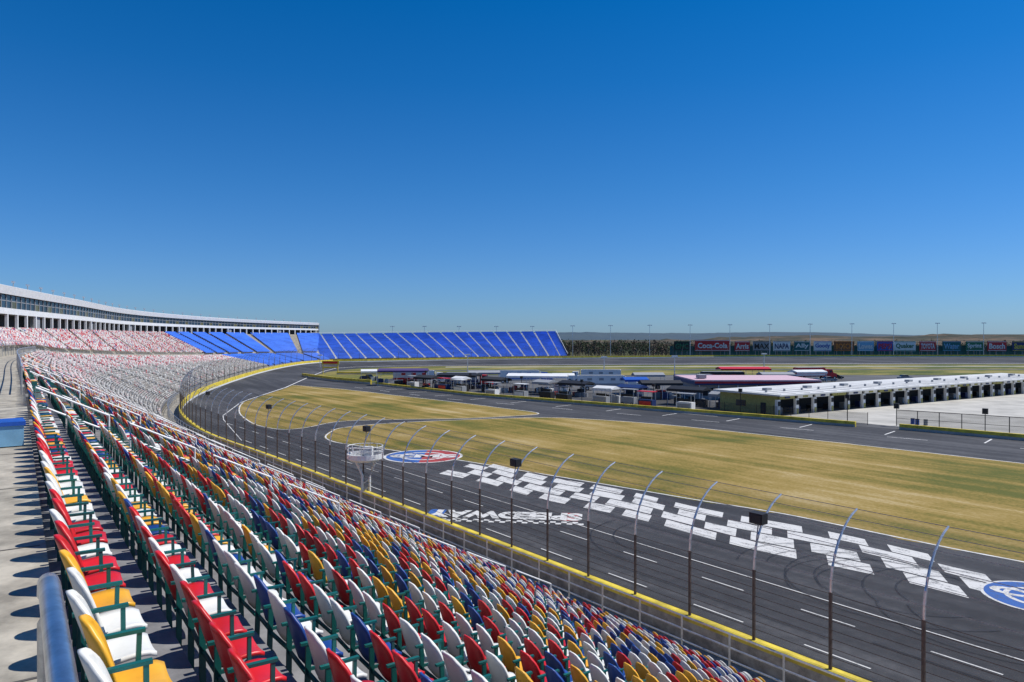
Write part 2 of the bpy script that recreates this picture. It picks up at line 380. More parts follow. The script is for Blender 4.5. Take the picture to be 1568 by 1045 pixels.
# ------------------------------------------------------------------ ground
g=MB()
g.poly([(-4000,-4000,-.06),(4000,-4000,-.06),(4000,6000,-.06),(-4000,6000,-.06)],M_terrain); g.obj('ground')
far=[(-71,354,1.5),(-29,375,1.5),(28,400,1.5),(121,430,1.4),(300,440,1.3),(520,430,1.3)]
g=MB()
out=[tuple(p)+(0,) for p in Fc[::4]]+[(-71,352,0),(-29,375,0),(28,400,0),(121,430,0),(300,440,0),(520,430,0),(520,-80,0),(90,-80,0)]
g.poly(out[::-1],M_asph); g.obj('race_track')
kk=SUB*4
Wo=[tuple(Fc[i])+(zW[i],) for i in range(kk,len(Fc),3)]
innerK={4:(-36,96),5:(-50,124),6:(-57,152),7:(-61,195),8:(-68,240),9:(-74,283),10:(-76,312),11:(-70,326)}
Wi=[(np.interp(K[i],list(innerK),[v[0] for v in innerK.values()]),np.interp(K[i],list(innerK),[v[1] for v in innerK.values()]),.012) for i in range(kk,len(Fc),3)]
inr=[(-56,334,.012),(-20,345,.012),(37,352,.012),(121,362,.012),(261,366,.012),(500,366,.012)]
g=MB(); g.strip(Wi+inr,Wo+far,M_asph)
def lerp3(A,Bv,f): return [tuple(np.array(a)*(1-f)+np.array(b)*f) for a,b in zip(A,Bv)]
g.obj('banked_turn')
g=MB()
upz=lambda P,z:[(p[0],p[1],p[2]+z) for p in P]
g.strip(upz(lerp3(Wi+inr,Wo+far,.02),.02),upz(lerp3(Wi+inr,Wo+far,.04),.02),M_line)
g.obj('turn_edge_line')
def sheet(name,pts,m,z=.004):
    g=MB(); g.poly([(x,y,z) for x,y in pts],m); o=g.obj(name)
    if o.data.polygons[0].normal.z<0: o.data.flip_normals()
    return o
def smooth_closed(pts,n=6):
    a=np.array(pts,float); m=len(a); out=[]
    for i in range(m):
        p0,p1,p2,p3_=a[i-1],a[i],a[(i+1)%m],a[(i+2)%m]
        for k in range(n):
            t=k/n; out.append(.5*((2*p1)+(-p0+p2)*t+(2*p0-5*p1+4*p2-p3_)*t*t+(-p0+3*p1-3*p2+p3_)*t**3))
    return out
def ip(u,v): # surveyed ground position (m) from bearing and depression measured at 14 m eye height
    y=15400/(v-515); return ((u-784)*y/1100,y)
GA=[ip(*p) for p in [(365,630),(372,616),(400,600),(430,590),(500,594),(560,600),(600,605),(680,614),(760,624),(826,633.5),(760,639),(700,641.5),(600,643),(520,646),(470,655),(430,658),(395,652),(375,642)]]
GB=[ip(*p) for p in [(497,670),(505,662),(525,655),(600,648),(700,643.5),(780,640.5),(860,640),(1000,649),(1150,664),(1300,680),(1568,710),(1900,748),(2600,828)]]
GB+=[(62,22),(50,26)]+[ip(*p) for p in [(1568,862),(1380,825),(1200,788),(1070,767),(940,745),(820,725),(700,705),(600,690),(540,682),(510,677)]]
def outline_line(name,pts,w,z,m=M_line):
    a=np.array(pts); g=MB(); nx=np.roll(a,-1,0)-np.roll(a,1,0); nx/=np.linalg.norm(nx,axis=1)[:,None]; nn=np.column_stack([nx[:,1],-nx[:,0]])
    o=a+nn*w; A=[(x,y,z) for x,y in a]+[(a[0][0],a[0][1],z)]; Bq=[(x,y,z) for x,y in o]+[(o[0][0],o[0][1],z)]
    g.strip(A,Bq,m); return g.obj(name)
def ragged(pts,amp=.18):
    out=[]; m=len(pts)
    for i in range(m):
        a=np.array(pts[i]);b=np.array(pts[(i+1)%m]); L_=np.linalg.norm(b-a); n=max(1,int(L_/1.2)); dn=(b-a)/(L_+1e-9); nn=np.array([-dn[1],dn[0]])
        for k in range(n): out.append(tuple(a+(b-a)*k/n+nn*random.gauss(0,amp)))
    return out
ga=smooth_closed(GA); sheet('infield_grass_island',ragged(ga),M_grass); outline_line('grass_island_edge_line',ga,.22,.009)
gb=smooth_closed(GB); sheet('front_infield_grass',ragged(gb),M_grass); outline_line('front_grass_edge_line',gb,.22,.009)
bg=[(-69,240),(-42,208),(-38,258),(60,258),(180,258),(420,258),(480,360),(261,358),(121,354),(37,344),(-20,337),(-54,325),(-66,314),(-72,283)]
sheet('back_infield_grass',bg,M_grassG)
sheet('infield_road',[(-60,262),(-30,290),(120,300),(460,300),(460,306),(110,306),(-34,296),(-64,266)],M_asph2,.008)
sheet('infield_service_road',[(-30,322),(120,330),(460,332),(460,337),(120,335),(-30,327)],M_concL,.008)
sheet('paddock_pavement',[(-38,203),(-9,168),(29,134),(53,112.5),(68,98),(110,62),(420,62),(420,256),(-36,256)],M_asph2,.004)
sheet('paddock_concrete',[(48,127),(60,110.5),(69,99),(110,64),(420,64),(420,235),(205,235),(125,175)],M_concL,.008)
# ------------------------------------------------------------------ outer wall & catch fence
def left_offset(P,o):
    P=np.array(P); t=np.gradient(P[:,:2],axis=0); t/=np.linalg.norm(t,axis=1)[:,None]; r=P.copy(); r[:,0]+=t[:,1]*o; r[:,1]-=t[:,0]*o; return r
Wall=np.array([tuple(Fc[i])+(zW[i],) for i in range(0,len(Fc),2)]+[(-71,352,1.5),(-29,375,1.5),(28,400,1.5),(121,430,1.4),(300,440,1.3),(520,430,1.3)])
g=MB(); o0=left_offset(Wall,0); o1=left_offset(Wall,-.42); hz=np.array([0,0,1.0]); o1[-6:,2]=Wall[-6:,2]
g.strip(o0+hz*1.25,o0+hz*.35,M_yel); g.strip(o0+hz*.35,o0-[0,0,.3],M_white); g.strip(o0+hz*1.25,o1+hz*1.25,M_yel); g.strip(o1+hz*1.25,o1+hz*1.0,M_yel); g.strip(o1+hz*1.0,o1-[0,0,1.0],M_conc); g.obj('yellow_track_wall')
WL=np.concatenate([[0],np.cumsum(np.linalg.norm(np.diff(Wall[:,:2],axis=0),axis=1))])
def wp(s): return np.array([np.interp(s,WL,Wall[:,i]) for i in range(3)])
def wr(s):
    a=wp(s+.5)-wp(s-.5); a=a[:2]/np.linalg.norm(a[:2]); return np.array([a[1],-a[0],0])
def fpt(s,c,o=-.25):
    p=wp(s)+wr(s)*o
    if c<=1: return p+np.array([0,0,1.2+3.0*c])
    a=(c-1)*1.3; return p+wr(s)*2.0*(1-math.cos(a))/(1-math.cos(1.3))+np.array([0,0,4.2+2.9*math.sin(a)/math.sin(1.3)])
g=MB(); s=4.2; posts=[]
while s<WL[-1]-5:
    near=s<260
    posts.append(s)
    g.tube([fpt(s,0),fpt(s,1)],.07 if near else .08,M_post,6)
    g.tube([fpt(s,1+i/8) for i in range(9)],.06 if near else .07,M_steel,6,.04)
    s+=3.35 if s<170 else (6.7 if s<260 else 10)
ss=np.concatenate([np.arange(0,260,3.35),np.arange(262,WL[-1]-5,8)])
for i in range(9): g.tube([fpt(x,.06+i*.115) for x in ss if x<200],.014,M_post,3)
for i in range(6): g.tube([fpt(x,1+.12+i*.175) for x in ss if x<200],.014,M_grey,3)
for c0,c1 in ((0,1),(1,1.35),(1.35,1.7),(1.7,2)):
    g.strip([fpt(x,c0,-.2) for x in ss],[fpt(x,c1,-.2) for x in ss],M_mesh)
g.obj('catch_fence')
for s_ in (posts[4],posts[8],posts[13],posts[19],posts[26],posts[33]):
    p=fpt(s_,1.7)+wr(s_)*-.75-np.array([0,0,.25]); r=wr(s_); a=math.atan2(r[1],r[0])+math.pi/2
    g=MB(); g.box(p,(.62,.42,.45),M_black,a); g.box(p-r*.22,(.54,.04,.36),M_dark,a); g.tube([p-[0,0,.2],fpt(s_,1.15)],.03,M_grey,5); g.tube([p-[0,0,.1],fpt(s_,1.6)],.025,M_grey,5)
    g.obj('fence_speaker')
g=MB()
def rp(x,z): return wp(x)-wr(x)*2.2+np.array([0,0,z])
ss2=np.arange(2,170,2.4)
for z in (2.05,1.5,1.0): g.tube([rp(x,z) for x in ss2],.04,M_steel,5)
for x in ss2: g.tube([rp(x,0),rp(x,2.05)],.045,M_steel,5)
g.strip([rp(x,.9) for x in ss2],[rp(x,2.05) for x in ss2],M_mesh)
g.obj('galvanised_barrier_rail')
g=MB(); g.strip(p3(Fp,zW+.02),p3(Fc,zW+.02),M_conc); g.obj('front_concourse')
for a in AIS:
    if a<0 or a>230: continue
    k=np.interp(a,arcF,K); idx=lambda arr:np.array([np.interp(k,K,arr[:,0]),np.interp(k,K,arr[:,1])])
    T0,F0=idx(Tc),idx(Fp); z0,z1=np.interp(k,K,zT),np.interp(k,K,zB); g=MB()
    def ap(j): w=(j+.25)/NR; q=T0*(1-w)+F0*w; return np.array([q[0],q[1],z0+(z1-z0)*j/(NR-1)])
    for j in range(0,NR-2,3):
        A=ap(j);C=ap(j+2.3); g.tube([A,A+[0,0,1.05],C+[0,0,1.05],C],.038,M_white,6); g.tube([A+[0,0,.55],C+[0,0,.55]],.03,M_white,5)
    dr=(F0-T0)/np.linalg.norm(F0-T0); an=math.atan2(dr[1],dr[0])
    for j in range(NR-1):
        w=(j+.85)/NR; q=T0*(1-w)+F0*w; zc=z0+(z1-z0)*j/(NR-1)-.1
        g.box((q[0],q[1],zc),(.3,1.2,.19),M_concL,an)
    g.obj('aisle_handrail')
D=np.array([-.568,.823,0]);Nn=np.array([.823,.568,0])
g=MB()
P=lambda t_,a_,z_:tuple(D*t_+Nn*a_+np.array([0,0,z_]))
rp_=[P(-3,.07,13.34)]+[P(2.25*i/6,.07,13.34) for i in range(7)]+[P(2.34,.07,13.325),P(2.385,.07,13.28),P(2.39,.07,13.2),P(2.39,.07,11.8)]
g.tube(rp_,.026,M_pipe,24); g.tube([P(-.3,.07,13.3),P(-.3,.07,11.8)],.026,M_pipe,16)
g.obj('pipe_handrail',smooth=True)
g=MB(); zr=11.4+WALKUP
def tk(k,off=0): 
    q=np.array([np.interp(k,K,Tc[:,0]),np.interp(k,K,Tc[:,1])]); q2=np.array([np.interp(k,K,Wk[:,0]),np.interp(k,K,Wk[:,1])]); return q+(q2-q)/3*off
ks=np.arange(1.75,4.6,.09)
for z in (1.05,.55): g.tube([(*tk(k,.12),np.interp(k,K,zT)+WALKUP+z) for k in ks],.03,M_steel,6)
for k in ks: g.tube([(*tk(k,.12),np.interp(k,K,zT)+WALKUP),(*tk(k,.12),np.interp(k,K,zT)+WALKUP+1.05)],.028,M_grey,6)
g.obj('walkway_railing')
g=MB(); ks=np.arange(1.2,5.5,.1)
for z in (2.2,1.75): g.tube([(*tk(k,2.95),np.interp(k,K,zT)+z) for k in ks],.03,M_steel,5)
for k in ks: g.tube([(*tk(k,2.95),np.interp(k,K,zT)+WALKUP),(*tk(k,2.95),np.interp(k,K,zT)+2.2)],.03,M_grey,5)
g.obj('upper_section_railing')
# slab joints and stains on the walkway
g=MB()
M_joint=mat('joint_sealant',(.09,.085,.08),.9)
for k in np.arange(.6,5,.14):
    a_=tk(k,.05);b_=tk(k,2.9);dv=(tk(k+.01)-tk(k)); dv=dv/np.linalg.norm(dv)*.03; z=np.interp(k,K,zT)+WALKUP+.004
    g.poly([(*a_,z),(*b_,z),(*(b_+dv),z),(*(a_+dv),z)],M_joint)
g.obj('walkway_joints')
g=MB(); c=P(17.5,-.45,zr+.22); g.box(c,(1.1,.75,.4),M_lblue,THF); g.box((c[0],c[1],c[2]+.24),(1.16,.8,.08),M_blue,THF); g.obj('storage_crate')
g=MB(); c=P(30,-.9,zr); g.cyl((c[0],c[1],c[2]+.45),.28,.9,M_grey,14,r2=.33); g.cyl((c[0],c[1],c[2]+.95),.35,.1,M_dark,14); g.obj('trash_can')
# ------------------------------------------------------------------ starter stand
E=bpy.data.objects.new('starter_stand',None); COL.objects.link(E)
cx,cy=-12.1,59.2
g=MB()
n=24
def ring(r,z,sx=1.0): return [(cx+math.cos(a)*r*sx,cy+math.sin(a)*r,z) for a in [2*math.pi*i/n for i in range(n)]+[0]]
g.strip(ring(1.2,3.75),ring(1.5,3.95),M_white); g.strip(ring(1.5,3.95),ring(1.5,4.35),M_white); g.strip(ring(1.5,4.35),ring(1.38,4.35),M_white); g.strip(ring(1.38,4.35),ring(1.38,3.9),M_white)
g.poly(ring(1.38,3.9)[:-1],M_grey); g.poly(ring(1.2,3.75)[:-1][::-1],M_white)
g.obj('platform_tub',parent=E)
g=MB()
g.tube([(cx-.25,cy,0),(cx-.25,cy,2.5),(cx-.5,cy,3.1),(cx-.85,cy,3.8)],.11,M_white,8); g.tube([(cx+.35,cy,0),(cx+.35,cy,2.3),(cx+.6,cy,3.1),(cx+.9,cy,3.8)],.11,M_white,8)
for q in(.6,1.2,1.8): g.tube([(cx-.25,cy,q),(cx+.35,cy,q+.4)],.05,M_white,6)
g.obj('support_legs',parent=E)
g=MB()
for i in range(12):
    a=2*math.pi*i/12; g.tube([(cx+1.44*math.cos(a),cy+1.44*math.sin(a),4.3),(cx+1.44*math.cos(a),cy+1.44*math.sin(a),4.95)],.03,M_white,5)
g.tube(ring(1.44,4.95),.035,M_white,5); g.tube(ring(1.44,4.65),.025,M_white,5); g.tube([(cx+.4,cy,4.3),(cx+.4,cy,6.2)],.02,M_grey,5); g.box((cx+.2,cy+.3,4.4),(.7,.5,.9),M_white)
g.obj('guard_rail',parent=E)
# ------------------------------------------------------------------ track markings: checkered-flag graphic along the apron
c0=np.array(ip(690,713));c1=np.array(ip(1530,897)); ln=np.linalg.norm(c1-c0)
xd=(c1-c0)/ln; yd=np.array([-xd[1],xd[0]])
g=MB()
def fp(a,b): # a along, b across (-3.7..3.7), slanted and waving like a flag
    wv=.35*math.sin(a*.33+b*.15); q=c0+xd*(a-b*.55)+yd*(b+wv); return (q[0],q[1],.014)
rows=[(-3.7,-1.95),(-1.75,.05),(.25,1.85),(2.05,3.6)]
R=random.Random(5)
for ri,(b0,b1) in enumerate(rows):
    a=1.0+ri%2*2.3+.4*ri
    while a<ln-1.5:
        w_=R.choice([2.6,3.0,3.4,4.6]); w_=min(w_,ln-a)
        N_=4; lo_=[fp(a+w_*i/N_,b0) for i in range(N_+1)]; hi_=[fp(a+w_*i/N_,b1) for i in range(N_+1)]
        g.poly(lo_+hi_[::-1],M_worn); a+=w_+R.choice([1.1,1.5,1.9])
g.obj('painted_checkered_flag_band')
E=bpy.data.objects.new('painted_finish_lettering',None); COL.objects.link(E)
q0=np.array(ip(652,786));q1=np.array(ip(892,793)); x2=np.append((q1-q0)/np.linalg.norm(q1-q0),0); y2=np.array([-x2[1],x2[0],0]); qm=(q0+q1)/2
text('SPEEDWAY',2.3,(qm[0],qm[1],.018),-x2,-y2,M_worn,'letters',parent=E,bold=.06,width=np.linalg.norm(q1-q0))
g=MB()
for i in range(30):
    for r in range(2):
        if (i+r)%2==0:
            o=np.append(qm,.012)+x2*((i-15)*.42)-y2*(1.9+r*.42); g.poly([o,o+x2*.42,o+x2*.42+y2*.42,o+y2*.42],M_worn)
for f,m_ in ((-.5,M_wblue),(.38,M_wred)):
    o=np.append(qm,.011)+x2*f*12-y2*1.2; g.poly([o,o+x2*1.3,o+x2*1.3+y2*2.4,o+y2*2.4],m_)
g.obj('checks',parent=E)
def roundel(cx,cy,r,left,right,txt,ang):
    E=bpy.data.objects.new('painted_roundel',None); COL.objects.link(E)
    g=MB(); n=40
    def disc(r,z,m,a0=0,a1=2*math.pi): g.poly([(cx+r*math.cos(a0+(a1-a0)*i/n+ang),cy+r*math.sin(a0+(a1-a0)*i/n+ang),z) for i in range(n+(0 if a1-a0>6 else 1))],m)
    disc(r,.016,M_worn); disc(r*.93,.02,right,-math.pi/2,math.pi/2); disc(r*.93,.02,left,math.pi/2,math.pi*1.5); disc(r*.60,.024,M_worn); disc(r*.50,.028,left,math.pi/2,math.pi*1.5); disc(r*.50,.028,right,-math.pi/2,math.pi/2)
    g.obj('disc',parent=E)
    text(txt,r*.5,(cx,cy,.034),(math.cos(ang),math.sin(ang),0),(-math.sin(ang),math.cos(ang),0),M_worn,'emblem',parent=E,bold=.05,width=r*1.7)
a=ip(648,699); roundel(a[0],a[1],4.6,M_wblue,M_wred,'CMS',0.0)
roundel(28.2,38.3,2.7,M_wblue,M_wblue,'CMS',-.8)
g=MB(); df=np.array([-math.sin(THF),math.cos(THF)]); nf=np.array([math.cos(THF),math.sin(THF)]); o=np.array([12.2,27.9])
def seg(s0,s1,off,w,z=.010,m=M_worn):
    a=o+df*s0+nf*off; b=o+df*s1+nf*off; g.poly([(a[0],a[1],z),(a[0]+nf[0]*w,a[1]+nf[1]*w,z),(b[0]+nf[0]*w,b[1]+nf[1]*w,z),(b[0],b[1],z)],m)
seg(-60,92,1.3,.10)
for i in range(-8,20):
    seg(i*6.2,i*6.2+3.0,3.6,.10); seg(i*6.2+2.6,i*6.2+5.4,7.4,.10)
seg(-60,62,9.6,.10)
g.obj('lane_markings')
g=MB()
def arc(cx,cy,r,a0,a1,w,z=.038,ex=1.0):
    n=40; A=[];Bq=[]
    for i in range(n+1):
        a=a0+(a1-a0)*i/n; rr=r*(1+(ex-1)*i/n); A.append((cx+rr*math.cos(a),cy+rr*math.sin(a),z)); Bq.append((cx+(rr+w)*math.cos(a),cy+(rr+w)*math.sin(a),z))
    g.strip(A,Bq,M_skid)
q_=0
for (x,y,r,a0,a1) in ((21,40,3.2,.2,3.2),(22,40.5,4.2,1.2,4.9),(24.5,38.5,3.0,.8,3.3),(19.5,43,3.4,0,2.8),(12,50,4.5,2.3,4.0),(24.5,36,4,2.8,5.0)):
    for k in (0,1.5): arc(x,y,r+k,a0,a1,.13,.04+q_*.003,1.15); q_+=1
for i in range(16):
    s0=random.uniform(-40,50); L_=random.uniform(10,34); off=random.uniform(2,17); a=o+df*s0+nf*off; b=o+df*(s0+L_)+nf*(off+random.uniform(-1.5,1.5)); z=.08+i*.002
    g.poly([(a[0],a[1],z),(a[0]+nf[0]*.14,a[1]+nf[1]*.14,z),(b[0]+nf[0]*.14,b[1]+nf[1]*.14,z),(b[0],b[1],z)],M_skid)
g.obj('tyre_skid_marks')
# ------------------------------------------------------------------ pit road walls
def lowwall(name,pts,h=.85,w=.45):
    g=MB(); A=np.array([(x,y,0) for x,y in pts],float); Bq=A+np.array([w*.75,w*.65,0])
    z=np.array([0,0,h]); z2=np.array([0,0,h*.45])
    g.strip(A,A+z2,M_concL); g.strip(A+z2,A+z,M_yel); g.strip(A+z,Bq+z,M_yel); g.strip(Bq+z,Bq,M_yel)
    for e in (0,-1): g.poly([A[e],A[e]+z,Bq[e]+z,Bq[e]],M_yel)
    return g.obj(name)
lowwall('pit_wall',[(-39,205),(-9,166.5),(29.4,132),(52.8,110.5)]); lowwall('pit_wall',[(58,107.5),(68,96.5),(112,58)])
lowwall('pit_wall',[(-72,246),(-68,240),(-55,222),(-41,208)],1.3); lowwall('pit_wall',[(-64,262),(-40,262),(-22,252)],.9)
g=MB(); PW=[np.array(p,float) for p in ((-39,205),(-9,166.5),(29.4,132),(52.8,110.5),(68,96.5),(112,58))]
PL=[0]
for a,b in zip(PW,PW[1:]): PL.append(PL[-1]+np.linalg.norm(b-a))
def pw(s,off):
    x=np.interp(s,PL,[p[0] for p in PW]);y=np.interp(s,PL,[p[1] for p in PW]); x2_=np.interp(s+1,PL,[p[0] for p in PW]);y2_=np.interp(s+1,PL,[p[1] for p in PW]); t_=np.array([x2_-x,y2_-y]);t_/=np.linalg.norm(t_)+1e-9
    return np.array([x,y])+np.array([t_[1],-t_[0]])*off
def q4(p,q,w,z=.013,m=M_line):
    d_=(q-p)/np.linalg.norm(q-p); n_=np.array([-d_[1],d_[0]])*w; g.poly([(*p,z),(*q,z),(*(q+n_),z),(*(p+n_),z)],m)
s_=6
while s_<PL[-1]-8:
    q4(pw(s_,1.2),pw(s_,6.2),.22); s_+=12
for i in range(14): q4(pw(4+i*15,8.5),pw(9+i*15,8.5),.2,.017)
q4(pw(0,1.0),pw(110,1.0),.16,.021)
g.obj('pit_road_markings')
# ------------------------------------------------------------------ garage building
e=np.array([.848,.53]);m_=np.array([-.53,.848]); o_=np.array([46.6,126.0]); ra=math.atan2(.53,.848); Ln=112; Dp=13
g=MB()
def gp(a,b,z): q=o_+e*a+m_*b; return (q[0],q[1],z)
g.hexa([gp(-1,-1.3,3.5),gp(Ln,-1.3,3.5),gp(Ln,Dp+.8,3.5),gp(-1,Dp+.8,3.5),gp(-1,-1.3,3.75),gp(Ln,-1.3,3.75),gp(Ln,Dp+.8,3.9),gp(-1,Dp+.8,3.9)],M_roof)
g.poly([gp(0,5,0),gp(Ln,5,0),gp(Ln,5,3.5),gp(0,5,3.5)],M_dark); g.poly([gp(0,Dp,0),gp(Ln,Dp,0),gp(Ln,Dp,3.5),gp(0,Dp,3.5)],M_yelD)
g.poly([gp(0,0,0),gp(0,Dp,0),gp(0,Dp,3.5),gp(0,0,3.5)],M_yelD); g.poly([gp(Ln,0,0),gp(Ln,Dp,0),gp(Ln,Dp,3.5),gp(Ln,0,3.5)],M_yelD)
g.box(gp(-.06,3,1.05),(.1,1.1,2.1),M_dark,ra); g.box(gp(-.06,8,1.7),(.1,2.2,1.1),M_glass,ra)
for i in range(9): g.box(gp(6+i*12,7,4.0),(1.4,1.1,.55),M_grey,ra)
for i in range(28): g.box(gp(i*4,Dp/2,3.84),(.12,Dp+1.5,.05),M_grey,ra)
bay=5.1;nb=int(Ln/bay)
for i in range(nb+1):
    q=gp(i*bay+.3,.2,1.4); g.box(q,(.85,.5,2.8),M_white,ra); g.box(gp(i*bay+.3,-.12,2.1),(.5,.12,.8),M_dark,ra)
    g.box(gp(i*bay+.3,-.14,.5),(.4,.1,1.0),M_yelD,ra)
    if i<nb:
        g.box(gp((i+.5)*bay+.3,.3,3.15),(bay-.85,.3,.68),M_white if i%3 else M_yelD,ra)
        g.box(gp((i+.5)*bay+.3,.1,3.1),(1.3,.12,.35),M_yelD if i%2 else M_navy,ra)
        g.box(gp((i+.5)*bay+.3,2.4,.55),(2.0,1.0,1.1),[M_grey,M_navy,M_black,M_dark][i%4],ra)
    g.cyl(gp(i*bay+2,4,4.0),.22,.5,M_grey,8)
g.obj('garage_building')
g=MB()
def bx(x0,x1,y0,y1,z0,z1,m): g.box(((x0+x1)/2,(y0+y1)/2,(z0+z1)/2),(x1-x0,y1-y0,z1-z0),m)
x0,x1,y0,y1=41,66,158,176
bx(x0,x1,y0,y1,.0,3.3,M_grey)
for i in range(12): bx(x0+.6+i*2.08,x0+2.1+i*2.08,y0-.06,y0+.1,.9,2.6,M_glass if i%3 else M_dark)
bx(x0-1,x1+1.6,y0-1.2,y0-.9,3.65,4.1,M_red); bx(x0-1,x1+1.6,y0-1.25,y0-.85,3.3,3.65,M_navy); bx(x0-1,x1+1.6,y0-1.2,y1+1,4.1,4.4,M_rose); bx(x0-1,x1+1.6,y0-.9,y1+.8,3.31,4.1,M_navy)
for i in range(7): g.tube([(x0+i*4.2,y0-1,0),(x0+i*4.2,y0-1,3.3)],.09,M_white,6)
bx(x0+1,x0+2.6,y0+3,y0+6,4.5,5.3,M_grey)
g.obj('media_centre_building')
def canopy(name,x,y,w,d_,z,m,clut=8,rz=0,seed=0):
    R=random.Random(seed); g=MB(); c,s=math.cos(rz),math.sin(rz); W=lambda a,b:(x+a*c-b*s,y+a*s+b*c)
    q=W(0,0); g.box((*q,z),(w,d_,.14),m,rz)
    for sg in(-1,1):
        q=W(0,sg*(d_/2)); g.box((*q,z-.22),(w+.04,.06,.42),m,rz)
    r0=W(-w/2,0);r1=W(w/2,0);a0=W(-w/2,-d_/2);a1=W(w/2,-d_/2);b0=W(-w/2,d_/2);b1=W(w/2,d_/2)
    g.poly([(*a0,z+.08),(*a1,z+.08),(*r1,z+.6),(*r0,z+.6)],m); g.poly([(*b1,z+.08),(*b0,z+.08),(*r0,z+.6),(*r1,z+.6)],m); g.poly([(*a0,z+.08),(*r0,z+.6),(*b0,z+.08)],m); g.poly([(*a1,z+.08),(*b1,z+.08),(*r1,z+.6)],m)
    n=max(2,int(w/4)+1)
    for i in range(n):
        for sg in(-1,1):
            q=W(-w/2+.15+(w-.3)*i/(n-1),sg*(d_/2-.15)); g.tube([(*q,0),(*q,z)],.06,M_white,5)
    for i in range(clut):
        q=W(R.uniform(-w/2,w/2),R.uniform(-d_/2,d_/2)); h=R.uniform(.7,1.9); mm=R.choice([M_black,M_grey,M_white,M_navy,M_red,M_dark,M_dark])
        g.box((*q,h/2),(R.uniform(.8,2.2),R.uniform(.6,1.2),h),mm,rz+R.uniform(-.2,.2)); g.box((*q,h+.05),(.6,.5,.1),M_grey,rz)
    return g.obj(name)
wa=math.atan2(-34,38)
for i,(x,y,w_,d_,z,m,cl,rz) in enumerate(((-31,205,14,5,4.2,M_purple,10,0),(-14,192,11,5,3.6,M_black,9,-.3),(6.5,180,15,7,4.1,M_white,14,-.15),(-4,180,7,4,3.2,M_dark,8,wa),
    (15,168,8,4,3.0,M_black,9,wa),(33,160,9,5,3.6,M_dark,9,0),(26,156,6,4,2.9,M_navy,8,wa),(-22,188,7,4,3.2,M_dark,8,wa),(36,146,8,4,3.2,M_black,9,wa),(74,230,16,6,3.6,M_red,5,0),
    (-8,205,9,4,3.6,M_grey,8,.1),(14,196,6,4,3.3,M_white,6,0),(20,152,5,3.5,2.9,M_white,6,wa),(8,172,5,4,3.0,M_grey,8,wa),(-13,183,4,3.5,3.2,M_white,6,wa),(30,176,6,5,3.4,M_blue,6,.1),
    (41,139,5,3,2.7,M_grey,6,wa),(36,190,8,5,3.8,M_grey,6,0),(88,214,10,5,3.4,M_white,5,.2),(72,196,9,5,3.6,M_grey,8,0),(-45,226,5,4,3,M_white,4,.2))):
    canopy('pit_canopy',x,y,w_,d_,z,m,cl,rz,i+1)
def wheel(g,x,y,z,r,w,rz):
    ax=(-math.sin(rz),math.cos(rz),0); g.cyl((x,y,z),r,w,M_rubber,14,ax); g.cyl((x,y,z),r*.5,w*1.06,M_steel,10,ax)
def hauler(x,y,rz,body,stripe,cab=M_white,L=12):
    g=MB(); c,s=math.cos(rz),math.sin(rz); W=lambda a,b,z:(x+a*c-b*s,y+a*s+b*c,z)
    g.box(W(0,0,2.45),(L,2.5,2.7),body,rz); g.box(W(0,0,1.55),(L+.02,2.54,.5),stripe,rz); g.box(W(0,0,3.85),(L-.6,2.3,.12),M_grey,rz); g.box(W(-.5,0,1.0),(L-3,2.2,.35),M_grey,rz)
    for i in range(3): g.box(W(-3+i*3,0,2.9),(1.2,2.56,.6),stripe,rz)
    xc=L/2+1.9
    pr=[(-1.1,.7),(2.3,.7),(2.3,1.9),(1.1,2.15),(.7,3.2),(-1.1,3.3)]
    for sg in(-1.15,1.15): g.poly([W(xc+a,sg,z) for a,z in (pr if sg<0 else pr[::-1])],cab)
    for i in range(len(pr)):
        a,b=pr[i],pr[(i+1)%len(pr)]; g.poly([W(xc+a[0],-1.15,a[1]),W(xc+a[0],1.15,a[1]),W(xc+b[0],1.15,b[1]),W(xc+b[0],-1.15,b[1])],M_glass if i==3 else cab)
    for sg in(-1,1): g.box(W(xc+.1,sg*1.16,2.6),(.9,.04,.6),M_glass,rz); g.cyl(W(xc-1.4,sg*.9,2.4),.1,2.4,M_steel,8)
    for wx in (-L/2+1.2,-L/2+2.4,L/2+.1,L/2+1.3,L/2+3.4):
        for sg in(-1,1): wheel(g,*W(wx,sg*1.05,.52)[:2],.52,.52,.35,rz)
    return g.obj('race_hauler_truck')
hauler(-29,212,.15,M_white,M_red); hauler(23,186,0,M_white,M_grey); hauler(-14,200,-.1,M_grey,M_navy,M_red,9); hauler(60,205,3.1,M_black,M_red,M_black); hauler(48,190,.05,M_navy,M_white,M_navy,10); hauler(2,214,.1,M_white,M_blue,M_blue); hauler(27,218,3.0,M_white,M_grey); hauler(96,232,.2,M_red,M_white,M_red,10)
def pitbox(x,y,rz,m,m2):
    g=MB(); c,s=math.cos(rz),math.sin(rz); W=lambda a,b,z:(x+a*c-b*s,y+a*s+b*c,z)
    g.box(W(0,0,1.0),(3.2,1.5,1.3),m,rz); g.box(W(0,-.76,1.0),(2.6,.05,.8),m2,rz)
    for a in(-1.5,1.5):
        for b in(-.7,.7): g.tube([W(a,b,1.6),W(a,b,3.2)],.05,M_steel,5)
    g.box(W(0,0,3.25),(3.5,1.8,.12),m2,rz); g.box(W(0,0,2.0),(2.6,.1,.5),M_black,rz)
    for a in(-1.1,1.1):
        for b in(-.7,.7): wheel(g,*W(a,b,0)[:2],.3,.3,.2,rz)
    return g.obj('pit_box_cart')
